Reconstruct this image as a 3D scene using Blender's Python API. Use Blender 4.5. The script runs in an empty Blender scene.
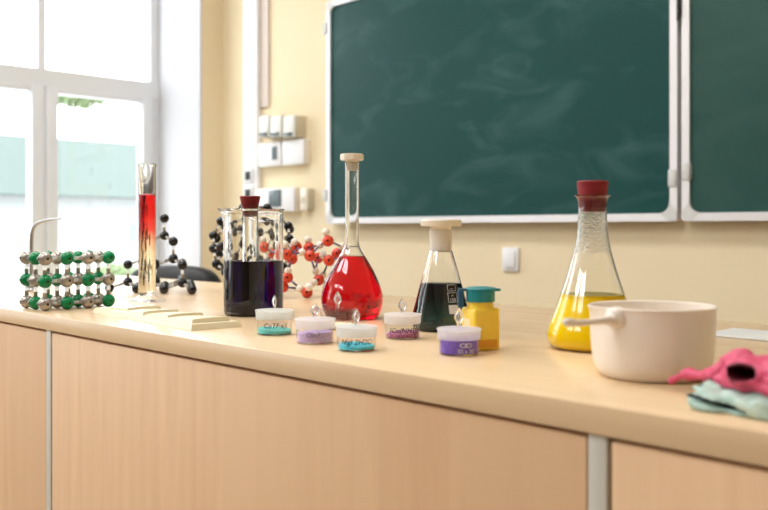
import bpy, bmesh, math, random
import numpy as np
from mathutils import Vector, Matrix
random.seed(4)
sc = bpy.context.scene
COL = sc.collection
PI = math.pi
CT = 0.90                       # worktop height
EYE = 0.135                     # camera height above the worktop
F = Vector((-.7202, .6938, 0)); R = Vector((.6938, .7202, 0)); U = Vector((0, 0, 1))

# ---------------------------------------------------------------- survey of the photograph
def on_top(px, py):             # worktop point seen at a pixel
    d = EYE * 900 / (py - 229)
    return F * d + R * ((px - 384) * d / 900) + U * CT
def at_d(px, py, d):            # point at distance d along the view direction
    return F * d + R * ((px - 384) * d / 900) + U * (CT + EYE - (py - 229) * d / 900)
def at_y(px, py, Y):            # point on a plane parallel to the chalkboard wall
    t = (px - 384) / 900
    d = Y / (F.y + R.y * t)
    return at_d(px, py, d)
def at_x(px, py, X):
    t = (px - 384) / 900
    return at_d(px, py, X / (F.x + R.x * t))

# ---------------------------------------------------------------- materials
def mat(name):
    m = bpy.data.materials.new(name); m.use_nodes = True
    return m, m.node_tree.nodes, m.node_tree.links, m.node_tree.nodes['Principled BSDF']
def plain(name, col, rough=.5, metal=0, spec=.5, trans=0, ior=1.45, coat=0, sss=0):
    m, n, l, b = mat(name)
    b.inputs['Base Color'].default_value = (*col, 1)
    b.inputs['Roughness'].default_value = rough
    b.inputs['Metallic'].default_value = metal
    b.inputs['Specular IOR Level'].default_value = spec
    b.inputs['Transmission Weight'].default_value = trans
    b.inputs['IOR'].default_value = ior
    b.inputs['Coat Weight'].default_value = coat
    if sss:
        b.inputs['Subsurface Weight'].default_value = sss
        b.inputs['Subsurface Radius'].default_value = (.01, .008, .006)
        b.inputs['Subsurface Scale'].default_value = .5
    return m
def noisy(name, c1, c2, scale=(1, 1, 1), nscale=5, detail=4, lo=.35, hi=.65, rough=.5, spec=.5, bump=0, bumpscale=None, metal=0, trans=0, dist=0):
    m, n, l, b = mat(name)
    tc = n.new('ShaderNodeTexCoord'); mp = n.new('ShaderNodeMapping'); nz = n.new('ShaderNodeTexNoise'); cr = n.new('ShaderNodeValToRGB')
    mp.inputs['Scale'].default_value = scale
    nz.inputs['Scale'].default_value = nscale; nz.inputs['Detail'].default_value = detail; nz.inputs['Distortion'].default_value = dist
    cr.color_ramp.elements[0].position = lo; cr.color_ramp.elements[1].position = hi
    cr.color_ramp.elements[0].color = (*c1, 1); cr.color_ramp.elements[1].color = (*c2, 1)
    l.new(tc.outputs['Object'], mp.inputs[0]); l.new(mp.outputs[0], nz.inputs['Vector']); l.new(nz.outputs[0], cr.inputs[0]); l.new(cr.outputs[0], b.inputs['Base Color'])
    b.inputs['Roughness'].default_value = rough; b.inputs['Specular IOR Level'].default_value = spec
    b.inputs['Metallic'].default_value = metal; b.inputs['Transmission Weight'].default_value = trans
    if bump:
        bp = n.new('ShaderNodeBump'); bp.inputs['Strength'].default_value = bump; bp.inputs['Distance'].default_value = .001
        nb = nz
        if bumpscale:
            nb = n.new('ShaderNodeTexNoise'); nb.inputs['Scale'].default_value = bumpscale; l.new(tc.outputs['Object'], nb.inputs['Vector'])
        l.new(nb.outputs[0], bp.inputs['Height']); l.new(bp.outputs[0], b.inputs['Normal'])
    return m
def wood(name, c1, c2, c3, scale, band, rough, spec=.5):
    """laminate: broad veneer strips plus a fine grain, both stretched along the board"""
    m, n, l, b = mat(name)
    tc = n.new('ShaderNodeTexCoord')
    m1 = n.new('ShaderNodeMapping'); m1.inputs['Scale'].default_value = scale
    n1 = n.new('ShaderNodeTexNoise'); n1.inputs['Scale'].default_value = 3; n1.inputs['Detail'].default_value = 6; n1.inputs['Distortion'].default_value = .6
    m2 = n.new('ShaderNodeMapping'); m2.inputs['Scale'].default_value = band
    n2 = n.new('ShaderNodeTexNoise'); n2.inputs['Scale'].default_value = 1; n2.inputs['Detail'].default_value = 1
    r1 = n.new('ShaderNodeValToRGB'); r1.color_ramp.elements[0].color = (*c1, 1); r1.color_ramp.elements[1].color = (*c2, 1)
    r1.color_ramp.elements[0].position = .3; r1.color_ramp.elements[1].position = .7
    mx = n.new('ShaderNodeMixRGB'); mx.blend_type = 'MIX'; mx.inputs[2].default_value = (*c3, 1)
    r2 = n.new('ShaderNodeValToRGB'); r2.color_ramp.elements[0].position = .45; r2.color_ramp.elements[1].position = .6
    r2.color_ramp.elements[1].color = (.7, .7, .7, 1)
    l.new(tc.outputs['Object'], m1.inputs[0]); l.new(m1.outputs[0], n1.inputs['Vector']); l.new(n1.outputs[0], r1.inputs[0])
    l.new(tc.outputs['Object'], m2.inputs[0]); l.new(m2.outputs[0], n2.inputs['Vector']); l.new(n2.outputs[0], r2.inputs[0])
    l.new(r1.outputs[0], mx.inputs[1]); l.new(r2.outputs[0], mx.inputs[0]); l.new(mx.outputs[0], b.inputs['Base Color'])
    b.inputs['Roughness'].default_value = rough; b.inputs['Specular IOR Level'].default_value = spec
    return m

M = {}
M['wall'] = noisy('wall paint', (.78, .665, .455), (.83, .715, .50), nscale=1.2, rough=.75, spec=.2, bump=.15, bumpscale=120)
M['white_plaster'] = plain('white plaster', (.60, .605, .63), .7, spec=.2)
M['cupboard'] = plain('brown cupboard front', (.30, .22, .15), .6, spec=.2)  # for the unseen front wall, made dark to weaken its reflection in the glass
M['ceiling'] = plain('ceiling paint', (.86, .86, .84), .8, spec=.1)
M['floor'] = wood('floor boards', (.27, .21, .16), (.35, .28, .21), (.30, .24, .18), (1, 14, 1), (1, 5, 1), .4)
M['upvc'] = plain('white window plastic', (.77, .79, .82), .3)
M['top'] = wood('beech laminate worktop', (.70, .505, .305), (.77, .57, .355), (.73, .53, .315), (1.2, 16, 16), (.6, 7, 7), .26)
M['panel'] = wood('beech laminate front', (.68, .44, .255), (.76, .515, .31), (.73, .49, .295), (14, 14, 1.0), (6, 6, .4), .45, .35)
M['carcass'] = plain('cabinet inside board', (.55, .36, .2), .6)
M['strip'] = plain('grey edge band', (.56, .54, .48), .4)
M['board'] = None
M['alu'] = plain('aluminium board frame', (.76, .76, .78), .35, metal=.25)
M['corner'] = plain('grey corner plastic', (.62, .63, .62), .5)
M['dark_metal'] = plain('dark hinge metal', (.06, .06, .06), .4, metal=.6)
M['steel'] = plain('brushed steel', (.46, .47, .48), .3, metal=1)
M['rubber_red'] = noisy('red rubber', (.20, .010, .015), (.25, .014, .020), nscale=60, rough=.55, spec=.35)
M['cream_plastic'] = plain('cream plastic', (.84, .77, .66), .35, sss=.15)
M['ivory'] = noisy('ivory plastic', (.78, .69, .47), (.82, .74, .54), nscale=20, rough=.34)
M['glass'] = plain('clear glass', (.985, .99, .985), 0, trans=1, ior=1.47)
M['frosted'] = plain('frosted glass', (1, 1, 1), .5, trans=.8, ior=1.3)
M['teal_cap'] = plain('teal plastic', (.008, .225, .25), .32)
M['teal_hinge'] = plain('blue teal plastic tab', (.01, .09, .17), .35)
M['yellow_plastic'] = plain('yellow plastic', (.97, .66, .06), .3, sss=.3)
M['yellow_low'] = plain('orange powder', (.78, .35, .02), .6)
M['label_pale'] = plain('pale sticker', (.86, .70, .40), .5)
M['porcelain'] = plain('white porcelain', (.86, .78, .69), .28, coat=.2)
M['white_plastic'] = plain('white plastic', (.80, .80, .81), .35)
M['beige_plastic'] = plain('beige plastic', (.58, .52, .38), .5)
M['pink_beige'] = plain('pinkish beige plastic', (.62, .53, .46), .5)
M['green_beige'] = plain('pale green grey plastic', (.62, .65, .56), .45)
M['pale_face'] = plain('off white plastic face', (.76, .76, .72), .4)
M['display'] = plain('dark display', (.07, .10, .11), .2)
M['black'] = plain('black gloss plastic', (.008, .008, .009), .18)
M['hole'] = plain('dark socket', (.006, .006, .006), .6)
M['silver_ball'] = plain('silver grey plastic', (.44, .40, .36), .25, metal=.55)
M['green_ball'] = plain('green plastic', (.0, .235, .075), .22)
M['bond'] = plain('ivory grey tube', (.84, .79, .70), .35)
M['red_ball'] = plain('orange red plastic', (.68, .055, .02), .28)
M['white_ball'] = plain('ivory ball plastic', (.84, .76, .66), .35)
M['violet_rod'] = plain('violet grey rod', (.21, .18, .33), .4)
M['ink'] = plain('black marker ink', (.012, .012, .016), .6)
M['blue_print'] = plain('dark blue print', (.02, .035, .14), .5)
M['white_print'] = plain('white enamel print', (.72, .72, .74), .5)
M['grey_print'] = plain('dark red print', (.14, .005, .02), .5)
M['chair'] = noisy('black leatherette', (.016, .017, .02), (.026, .027, .031), nscale=30, rough=.45, bump=.1)
M['pink'] = noisy('pink rubber', (.60, .055, .135), (.68, .09, .185), nscale=40, rough=.5, bump=.25, bumpscale=250)
M['mint'] = noisy('mint green rubber', (.30, .47, .42), (.52, .66, .57), nscale=55, rough=.55, bump=.3, bumpscale=300, lo=.3, hi=.7)
M['dark_in'] = plain('dark green lining', (.012, .035, .04), .7)  # darker green for the faces inside the mint glove's slot
M['wine_in'] = plain('dark red lining', (.10, .003, .012), .7)  # darker red for the faces inside the pink glove's opening
M['paper'] = plain('pale grey paper', (.56, .56, .53), .6)
M['lamp_body'] = plain('lamp housing', (.8, .8, .8), .4)  # casing of the added fill panels

# chalkboard enamel with wiped chalk clouds
m, n, l, b = mat('green chalkboard enamel'); M['board'] = m
tc = n.new('ShaderNodeTexCoord'); mp = n.new('ShaderNodeMapping'); mp.inputs['Scale'].default_value = (1, 1, 2.2); mp.inputs['Rotation'].default_value = (0, .35, 0)
nz = n.new('ShaderNodeTexNoise'); nz.inputs['Scale'].default_value = 3.2; nz.inputs['Detail'].default_value = 5; nz.inputs['Distortion'].default_value = 1.3
cr = n.new('ShaderNodeValToRGB'); cr.color_ramp.elements[0].position = .5; cr.color_ramp.elements[1].position = .85
cr.color_ramp.elements[0].color = (.004, .054, .049, 1); cr.color_ramp.elements[1].color = (.034, .104, .102, 1)
l.new(tc.outputs['Object'], mp.inputs[0]); l.new(mp.outputs[0], nz.inputs['Vector']); l.new(nz.outputs[0], cr.inputs[0]); l.new(cr.outputs[0], b.inputs['Base Color'])
b.inputs['Roughness'].default_value = .42; b.inputs['Specular IOR Level'].default_value = .18
M['board_b'] = noisy('grey green chalkboard enamel', (.014, .066, .055), (.026, .085, .072), scale=(1, 1, 2), nscale=2.2, detail=5, rough=.42, spec=.22, dist=1)

def liquid(name, col, rough=0, ior=1.34, spec=.5):
    return plain(name, col, rough, trans=1, ior=ior, spec=spec)
M['red_liquid'] = liquid('red liquid', (.70, .002, .012))
M['violet_liquid'] = liquid('dark violet liquid', (.003, .0012, .04), spec=0)
M['navy_liquid'] = None
M['yellow_liquid'] = plain('yellow liquid', (1, .70, .0), .12, trans=.12, ior=1.34)
m, n, l, b = mat('navy to teal liquid'); M['navy_liquid'] = m
tc = n.new('ShaderNodeTexCoord'); sx = n.new('ShaderNodeSeparateXYZ'); mr = n.new('ShaderNodeMapRange'); cr = n.new('ShaderNodeValToRGB')
mr.inputs[1].default_value = 0; mr.inputs[2].default_value = .062
cr.color_ramp.elements[0].color = (.007, .045, .052, 1); cr.color_ramp.elements[1].color = (.0016, .0025, .010, 1)
cr.color_ramp.elements[0].position = .25; cr.color_ramp.elements[1].position = .72
l.new(tc.outputs['Object'], sx.inputs[0]); l.new(sx.outputs['Z'], mr.inputs[0]); l.new(mr.outputs[0], cr.inputs[0]); l.new(cr.outputs[0], b.inputs['Base Color'])
b.inputs['Roughness'].default_value = 0; b.inputs['Transmission Weight'].default_value = 1; b.inputs['IOR'].default_value = 1.34
# layered liquid of the measuring cylinder: red above, straw coloured below
m, n, l, b = mat('layered red and straw liquid'); M['layered'] = m
tc = n.new('ShaderNodeTexCoord'); sx = n.new('ShaderNodeSeparateXYZ'); mr = n.new('ShaderNodeMapRange'); cr = n.new('ShaderNodeValToRGB')
mr.inputs[1].default_value = 0; mr.inputs[2].default_value = .20
e = cr.color_ramp.elements
e[0].position = 0; e[0].color = (.97, .93, .80, 1); e[1].position = 1; e[1].color = (.70, .004, .01, 1)
for p, c in ((.40, (.96, .88, .66)), (.54, (.93, .62, .42)), (.66, (.84, .09, .07)), (.78, (.75, .012, .015))):
    q = e.new(p); q.color = (*c, 1)
l.new(tc.outputs['Object'], sx.inputs[0]); l.new(sx.outputs['Z'], mr.inputs[0]); l.new(mr.outputs[0], cr.inputs[0]); l.new(cr.outputs[0], b.inputs['Base Color'])
b.inputs['Roughness'].default_value = 0; b.inputs['Transmission Weight'].default_value = 1; b.inputs['IOR'].default_value = 1.34
def grains(name, c1, c2, sc_=700, rough=.7):
    m, n, l, b = mat(name)
    tc = n.new('ShaderNodeTexCoord'); vo = n.new('ShaderNodeTexVoronoi'); vo.inputs['Scale'].default_value = sc_
    cr = n.new('ShaderNodeValToRGB'); cr.color_ramp.elements[0].color = (*c1, 1); cr.color_ramp.elements[1].color = (*c2, 1)
    l.new(tc.outputs['Object'], vo.inputs['Vector']); l.new(vo.outputs['Color'], cr.inputs[0]); l.new(cr.outputs[0], b.inputs['Base Color'])
    b.inputs['Roughness'].default_value = rough
    return m
M['knob'] = plain('moulded glass knob', (1, 1, 1), .04, trans=.92, ior=1.45)
M['teal_powder'] = grains('turquoise crystals', (.05, .50, .50), (.20, .75, .70))
M['lilac_powder'] = grains('lilac crystals', (.50, .36, .70), (.74, .58, .85))
M['cyan_powder'] = grains('sky blue crystals', (.02, .48, .68), (.10, .68, .82))
M['magenta_powder'] = grains('magenta crystals', (.16, .015, .07), (.62, .20, .40), 500)
M['purple_powder'] = grains('violet crystals', (.13, .05, .50), (.24, .12, .66))
M['pale_powder'] = grains('straw crystals', (.80, .68, .42), (.85, .78, .6))
# window pane: thin clear sheet
def sheet_glass(name, tint=(1, 1, 1), base=.03):
    m = bpy.data.materials.new(name); m.use_nodes = True; n = m.node_tree.nodes; l = m.node_tree.links
    n.remove(n['Principled BSDF'])
    t = n.new('ShaderNodeBsdfTransparent'); t.inputs[0].default_value = (*tint, 1)
    g = n.new('ShaderNodeBsdfGlossy'); g.inputs['Roughness'].default_value = .02
    f = n.new('ShaderNodeLayerWeight'); f.inputs[0].default_value = .5
    p5 = n.new('ShaderNodeMath'); p5.operation = 'POWER'; p5.inputs[1].default_value = 4.5
    ml = n.new('ShaderNodeMath'); ml.operation = 'MULTIPLY_ADD'; ml.inputs[1].default_value = .8; ml.inputs[2].default_value = base
    l.new(f.outputs['Facing'], p5.inputs[0]); l.new(p5.outputs[0], ml.inputs[0])
    mx = n.new('ShaderNodeMixShader'); l.new(ml.outputs[0], mx.inputs[0]); l.new(t.outputs[0], mx.inputs[1]); l.new(g.outputs[0], mx.inputs[2])
    l.new(mx.outputs[0], n['Material Output'].inputs[0])
    return m
M['pane'] = sheet_glass('window pane glass')
M['thin_glass'] = sheet_glass('thin clear glass', (.985, .985, .985))
m = bpy.data.materials.new('frosted glass'); m.use_nodes = True; n = m.node_tree.nodes; l = m.node_tree.links; M['frosted'] = m
n.remove(n['Principled BSDF'])
di = n.new('ShaderNodeBsdfDiffuse'); di.inputs[0].default_value = (.90, .89, .88, 1)
tl_ = n.new('ShaderNodeBsdfTranslucent'); tl_.inputs[0].default_value = (.92, .91, .90, 1)
tr = n.new('ShaderNodeBsdfTransparent')
ma = n.new('ShaderNodeMixShader'); ma.inputs[0].default_value = .55; mb = n.new('ShaderNodeMixShader'); mb.inputs[0].default_value = .48
l.new(di.outputs[0], ma.inputs[1]); l.new(tl_.outputs[0], ma.inputs[2]); l.new(ma.outputs[0], mb.inputs[1]); l.new(tr.outputs[0], mb.inputs[2]); l.new(mb.outputs[0], n['Material Output'].inputs[0])
# wet, droplet covered glass of a flask neck
m = plain('glass with fine droplets', (.985, .985, .97), .05, trans=1, ior=1.47); M['wet_glass'] = m
n = m.node_tree.nodes; l = m.node_tree.links; b = n['Principled BSDF']
tc = n.new('ShaderNodeTexCoord'); vo = n.new('ShaderNodeTexVoronoi'); vo.inputs['Scale'].default_value = 620
bp = n.new('ShaderNodeBump'); bp.inputs['Strength'].default_value = .22; bp.inputs['Distance'].default_value = .0006
l.new(tc.outputs['Object'], vo.inputs['Vector']); l.new(vo.outputs['Distance'], bp.inputs['Height']); l.new(bp.outputs[0], b.inputs['Normal'])

# ---------------------------------------------------------------- object helpers
def finish(bm, name, mats, parent=None, smooth=True, angle=38, loc=None):
    bm.normal_update()
    if smooth:
        lim = math.radians(angle)
        for f in bm.faces: f.smooth = True
        for e in bm.edges:
            e.smooth = not (len(e.link_faces) != 2 or e.calc_face_angle(0) > lim)
    me = bpy.data.meshes.new(name); bm.to_mesh(me); bm.free()
    o = bpy.data.objects.new(name, me); COL.objects.link(o)
    for mm in (mats if isinstance(mats, (list, tuple)) else [mats]): me.materials.append(mm)
    if parent: o.parent = parent
    if loc is not None: o.location = loc
    return o
def tag(o, label, cat, group=None, kind=None):
    if label: o['label'] = label
    if cat: o['category'] = cat
    if group: o['group'] = group
    if kind: o['kind'] = kind
    return o
def thing(name, loc, label, cat, group=None, rz=0):
    o = bpy.data.objects.new(name, None); COL.objects.link(o); o.location = loc; o.rotation_euler = (0, 0, rz)
    o.empty_display_size = .02
    return tag(o, label, cat, group)
def part(o, label=None):
    if label: o['label'] = label
    return o
def struct(o):
    o['kind'] = 'structure'; return o
def lathe(bm, prof, n=48, mi=0, cx=0, cy=0):
    """turn a (radius, height) outline about z; consecutive equal radius-0 points close the ends"""
    rings = []
    for r, z in prof:
        if r < 1e-7: rings.append([bm.verts.new((cx, cy, z))])
        else: rings.append([bm.verts.new((cx + r * math.cos(2 * PI * k / n), cy + r * math.sin(2 * PI * k / n), z)) for k in range(n)])
    for a, b in zip(rings, rings[1:]):
        for k in range(n):
            k2 = (k + 1) % n
            if len(a) == 1 and len(b) == 1: continue
            if len(a) == 1: f = bm.faces.new((a[0], b[k2], b[k]))
            elif len(b) == 1: f = bm.faces.new((a[k], a[k2], b[0]))
            else: f = bm.faces.new((a[k], a[k2], b[k2], b[k]))
            f.material_index = mi
    return rings
def lathe_obj(name, prof, m, parent, n=48, angle=38):
    bm = bmesh.new(); lathe(bm, prof, n)
    bmesh.ops.recalc_face_normals(bm, faces=bm.faces)
    return finish(bm, name, m, parent, angle=angle)
def ring_obj(name, prof, m, parent, n=48, angle=38):
    """closed outline turned into a ring (no axis points)"""
    return lathe_obj(name, prof + [prof[0]], m, parent, n, angle) if False else _ring(name, prof, m, parent, n, angle)
def _ring(name, prof, m, parent, n, angle):
    bm = bmesh.new()
    rings = [[bm.verts.new((r * math.cos(2 * PI * k / n), r * math.sin(2 * PI * k / n), z)) for k in range(n)] for r, z in prof]
    for i in range(len(rings)):
        a, b = rings[i], rings[(i + 1) % len(rings)]
        for k in range(n): bm.faces.new((a[k], a[(k + 1) % n], b[(k + 1) % n], b[k]))
    bmesh.ops.recalc_face_normals(bm, faces=bm.faces)
    return finish(bm, name, m, parent, angle=angle)
def curve_pts(pts, per=6):
    """smooth Catmull-Rom through (r, z) points"""
    out = []
    P = [pts[0]] + list(pts) + [pts[-1]]
    for i in range(1, len(P) - 2):
        p0, p1, p2, p3 = P[i - 1], P[i], P[i + 1], P[i + 2]
        for k in range(per):
            t = k / per
            out.append(tuple(.5 * ((2 * p1[j]) + (-p0[j] + p2[j]) * t + (2 * p0[j] - 5 * p1[j] + 4 * p2[j] - p3[j]) * t * t + (-p0[j] + 3 * p1[j] - 3 * p2[j] + p3[j]) * t ** 3) for j in range(len(p1))))
    out.append(tuple(pts[-1]))
    return out
def box(bm, lo, hi, bevel=0, mi=0, seg=2, M4=None):
    t = bmesh.new()
    bmesh.ops.create_cube(t, size=1)
    for v in t.verts:
        v.co = Vector([(lo[i] + hi[i]) / 2 + v.co[i] * (hi[i] - lo[i]) for i in range(3)])
    if bevel: bmesh.ops.bevel(t, geom=list(t.edges), offset=bevel, segments=seg, profile=.5, affect='EDGES')
    if M4 is not None: bmesh.ops.transform(t, matrix=M4, verts=t.verts)
    merge(bm, t, mi)
def merge(bm, t, mi=0):
    mp = {v: bm.verts.new(v.co) for v in t.verts}
    for f in t.faces:
        try:
            g = bm.faces.new([mp[v] for v in f.verts]); g.material_index = mi if mi is not None else f.material_index
        except ValueError: pass
    t.free()
def box_obj(name, lo, hi, m, parent=None, bevel=0, seg=2):
    bm = bmesh.new(); box(bm, lo, hi, bevel, 0, seg)
    return finish(bm, name, m, parent)
def tube(bm, pts, r, n=10, mi=0, caps=True):
    """round tube along a list of points; r may be a list"""
    pts = [Vector(p) for p in pts]; rs = r if isinstance(r, (list, tuple)) else [r] * len(pts)
    rings = []; up = None
    for i, p in enumerate(pts):
        t = (pts[min(i + 1, len(pts) - 1)] - pts[max(i - 1, 0)]).normalized()
        if up is None: up = t.orthogonal().normalized()
        up = (up - t * up.dot(t)).normalized(); s = t.cross(up)
        rings.append([bm.verts.new(p + (up * math.cos(2 * PI * k / n) + s * math.sin(2 * PI * k / n)) * rs[i]) for k in range(n)])
    for a, b in zip(rings, rings[1:]):
        for k in range(n):
            f = bm.faces.new((a[k], a[(k + 1) % n], b[(k + 1) % n], b[k])); f.material_index = mi
    if caps:
        for rg, fl in ((rings[0], True), (rings[-1], False)):
            f = bm.faces.new(list(reversed(rg)) if fl else rg); f.material_index = mi
def text_bm(txt, size, shear=0, offset=0):
    cu = bpy.data.curves.new('t', 'FONT'); cu.body = txt; cu.size = size; cu.shear = shear; cu.offset = offset; cu.align_x = 'CENTER'
    cu.resolution_u = 3
    o = bpy.data.objects.new('t', cu); COL.objects.link(o)
    dg = bpy.context.evaluated_depsgraph_get(); dg.update()
    me = bpy.data.meshes.new_from_object(o.evaluated_get(dg))
    bm = bmesh.new(); bm.from_mesh(me)
    bpy.data.objects.remove(o); bpy.data.curves.remove(cu); bpy.data.meshes.remove(me)
    return bm
def wrap(bm, radius_at, ang0, z0):
    """bend flat lettering (x across, y up) round a vertical surface of revolution"""
    bmesh.ops.subdivide_edges(bm, edges=[e for e in bm.edges if e.calc_length() > .0015], cuts=2)
    for v in bm.verts:
        z = z0 + v.co.y; r = radius_at(z); a = ang0 + v.co.x / r
        v.co = Vector((r * math.cos(a), r * math.sin(a), z))
def facing(p):                       # angle (about z) from a point towards the camera
    return math.atan2(-p.y, -p.x)

# numpy surface nets: closed surface of a signed distance field
def surface_nets(fn, lo, hi, h):
    ax = [np.arange(lo[i], hi[i] + h, h) for i in range(3)]
    X, Y, Z = np.meshgrid(*ax, indexing='ij')
    D = fn(X, Y, Z); s = D < 0
    nx, ny, nz = D.shape
    cs = [(i, j, k) for i in (0, 1) for j in (0, 1) for k in (0, 1)]
    def sl(A, c): return A[c[0]:nx - 1 + c[0], c[1]:ny - 1 + c[1], c[2]:nz - 1 + c[2]]
    cnt = sum(sl(s, c).astype(int) for c in cs)
    act = (cnt > 0) & (cnt < 8)
    idx = -np.ones(act.shape, int); ii = np.argwhere(act); idx[act] = np.arange(len(ii))
    acc = np.zeros((len(ii), 3)); num = np.zeros(len(ii))
    for a in cs:
        for d in range(3):
            if a[d]: continue
            b = list(a); b[d] = 1
            da = D[ii[:, 0] + a[0], ii[:, 1] + a[1], ii[:, 2] + a[2]]; db = D[ii[:, 0] + b[0], ii[:, 1] + b[1], ii[:, 2] + b[2]]
            cr_ = (da < 0) != (db < 0)
            t = np.where(cr_, da / np.where(cr_, da - db, 1), 0)
            p = np.tile(np.array(a, float), (len(ii), 1)); p[:, d] += t
            acc[cr_] += p[cr_]; num[cr_] += 1
    V = (ii + acc / num[:, None]) * h + np.array(lo)
    Fc = []
    for d in range(3):
        o1, o2 = [q for q in range(3) if q != d]
        A = np.take(s, range(0, s.shape[d] - 1), d); B = np.take(s, range(1, s.shape[d]), d)
        for p in np.argwhere(A != B):
            if p[o1] == 0 or p[o2] == 0 or p[o1] >= act.shape[o1] or p[o2] >= act.shape[o2]: continue
            q = [p.copy() for _ in range(4)]
            q[1][o1] -= 1; q[2][o1] -= 1; q[2][o2] -= 1; q[3][o2] -= 1
            f = [idx[tuple(z)] for z in q]
            if min(f) < 0: continue
            flip = bool(A[tuple(p)]) ^ (d == 1)
            Fc.append(f[::-1] if flip else f)
    bm = bmesh.new(); vs = [bm.verts.new(v) for v in V]
    for f in Fc:
        try: bm.faces.new([vs[i] for i in f])
        except ValueError: pass
    bmesh.ops.smooth_vert(bm, verts=bm.verts, factor=.5, use_axis_x=True, use_axis_y=True, use_axis_z=True)
    bmesh.ops.recalc_face_normals(bm, faces=bm.faces)
    return bm
def capsule(X, Y, Z, a, b, ra, rb):
    a = np.array(a); b = np.array(b); ab = b - a
    t = np.clip(((X - a[0]) * ab[0] + (Y - a[1]) * ab[1] + (Z - a[2]) * ab[2]) / (ab @ ab), 0, 1)
    return np.sqrt((X - a[0] - t * ab[0]) ** 2 + (Y - a[1] - t * ab[1]) ** 2 + (Z - a[2] - t * ab[2]) ** 2) - (ra + (rb - ra) * t)
def ellip(X, Y, Z, c, r):
    q = np.sqrt(((X - c[0]) / r[0]) ** 2 + ((Y - c[1]) / r[1]) ** 2 + ((Z - c[2]) / r[2]) ** 2)
    return (q - 1) * min(r)
def smin(a, b, k):
    h = np.clip(.5 + .5 * (b - a) / k, 0, 1)
    return b + (a - b) * h - k * h * (1 - h)

# ---------------------------------------------------------------- the room
XW = -4.115; YB = 2.75; XR = 2.8; YF = -4.3; ZC = 3.3
struct(box_obj('floor', (XW - .5, YF, -.06), (XR, YB + .2, 0), M['floor']))
struct(box_obj('ceiling', (XW - .55, YF - .2, ZC), (XR + .2, YB + .2, ZC + .1), M['ceiling']))
struct(box_obj('wall_back', (XW - .55, YB, 0), (XR + .2, YB + .2, ZC), M['wall']))
struct(box_obj('wall_right', (XR, YF, 0), (XR + .2, YB, ZC), M['wall']))
struct(box_obj('wall_front', (XW - .55, YF - .2, 0), (XR + .2, YF, ZC), M['cupboard']))
WIN = [(1.27, 2.62), (-.75, .60), (-2.8, -1.45)]
ZS, ZT = .60, 2.95
bm = bmesh.new()
box(bm, (XW - .5, YF, 0), (XW, YB, ZS)); box(bm, (XW - .5, YF, ZT), (XW, YB, ZC))
ys = [YB] + [y for w in WIN for y in (w[1], w[0])] + [YF]
for k in range(0, len(ys), 2): box(bm, (XW - .5, ys[k + 1], ZS), (XW, ys[k], ZT))
struct(finish(bm, 'wall_left', M['wall'], smooth=False))
for k, (ya, yb) in enumerate(WIN):
    bm = bmesh.new(); t = .012
    box(bm, (XW - .49, yb - t, ZS), (XW + .001, yb, ZT)); box(bm, (XW - .49, ya, ZS), (XW + .001, ya + t, ZT))
    box(bm, (XW - .49, ya + t, ZT - t), (XW + .001, yb - t, ZT))
    struct(finish(bm, 'trim_%d' % (k + 1), M['white_plaster'], smooth=False))
    # window: outer frame, mullion, transom, casements, panes
    w = bpy.data.objects.new('window_%d' % (k + 1), None); COL.objects.link(w); w.location = (XW - .43, ya, ZS); struct(w)
    L = yb - ya - t; H = ZT - ZS
    x0, x1 = -.06, 0
    bm = bmesh.new()
    fr = .05
    ym = .67
    zt0, zt1 = 1.765 - ZS, 1.858 - ZS
    box(bm, (x0, t, 0), (x1, L, fr + .01)); box(bm, (x0, t, H - .07), (x1, L, H - t))
    box(bm, (x0, t, 0), (x1, t + fr, H - t)); box(bm, (x0, L - fr, 0), (x1, L, H - t))
    box(bm, (x0, t, zt0), (x1 + .008, L, zt1))
    box(bm, (x0, ym - .045, 0), (x1, ym + .045, zt0)); box(bm, (x0, ym - .02, zt1), (x1, ym + .02, H - t))
    finish(bm, 'window_frame', M['upvc'], w, smooth=False)
    for (a, b_) in ((t + fr - .01, ym + .005), (ym + .018, L - fr + .01)):
        bm = bmesh.new(); s = .062
        z0, z1 = fr - .005, zt0 + .005
        for lo, hi in (((a, z0), (a + s, z1)), ((b_ - s, z0), (b_, z1)), ((a + s, z0), (b_ - s, z0 + s)), ((a + s, z1 - .032), (b_ - s, z1))):
            box(bm, (x0 + .004, lo[0], lo[1]), (x1 + .014, hi[0], hi[1]), .003)
        c = finish(bm, 'casement', M['upvc'], w)
        box_obj('pane', (-.032, a + s - .004, z0 + s - .004), (-.026, b_ - s + .004, z1 - .028), M['pane'], c)
    for (a, b_) in ((t + fr, ym - .02), (ym + .02, L - fr)):
        box_obj('pane', (-.032, a - .004, zt1 - .004), (-.026, b_ + .004, H - .066), M['pane'], w)
    box_obj('window_sill', (.0, .0, -.03), (.46, L + t, -.001), M['upvc'], w, .004)
    # daylight enters here (a sampling portal for the sky, gives off no light of its own)
    la = bpy.data.lights.new('daylight_portal', 'AREA'); la.shape = 'RECTANGLE'; la.size = yb - ya; la.size_y = ZT - ZS; la.cycles.is_portal = True
    lo_ = bpy.data.objects.new('daylight_portal', la); COL.objects.link(lo_); lo_.location = (XW - .5, (ya + yb) / 2, (ZS + ZT) / 2)
    lo_.rotation_euler = (0, -PI / 2, 0)

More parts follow.
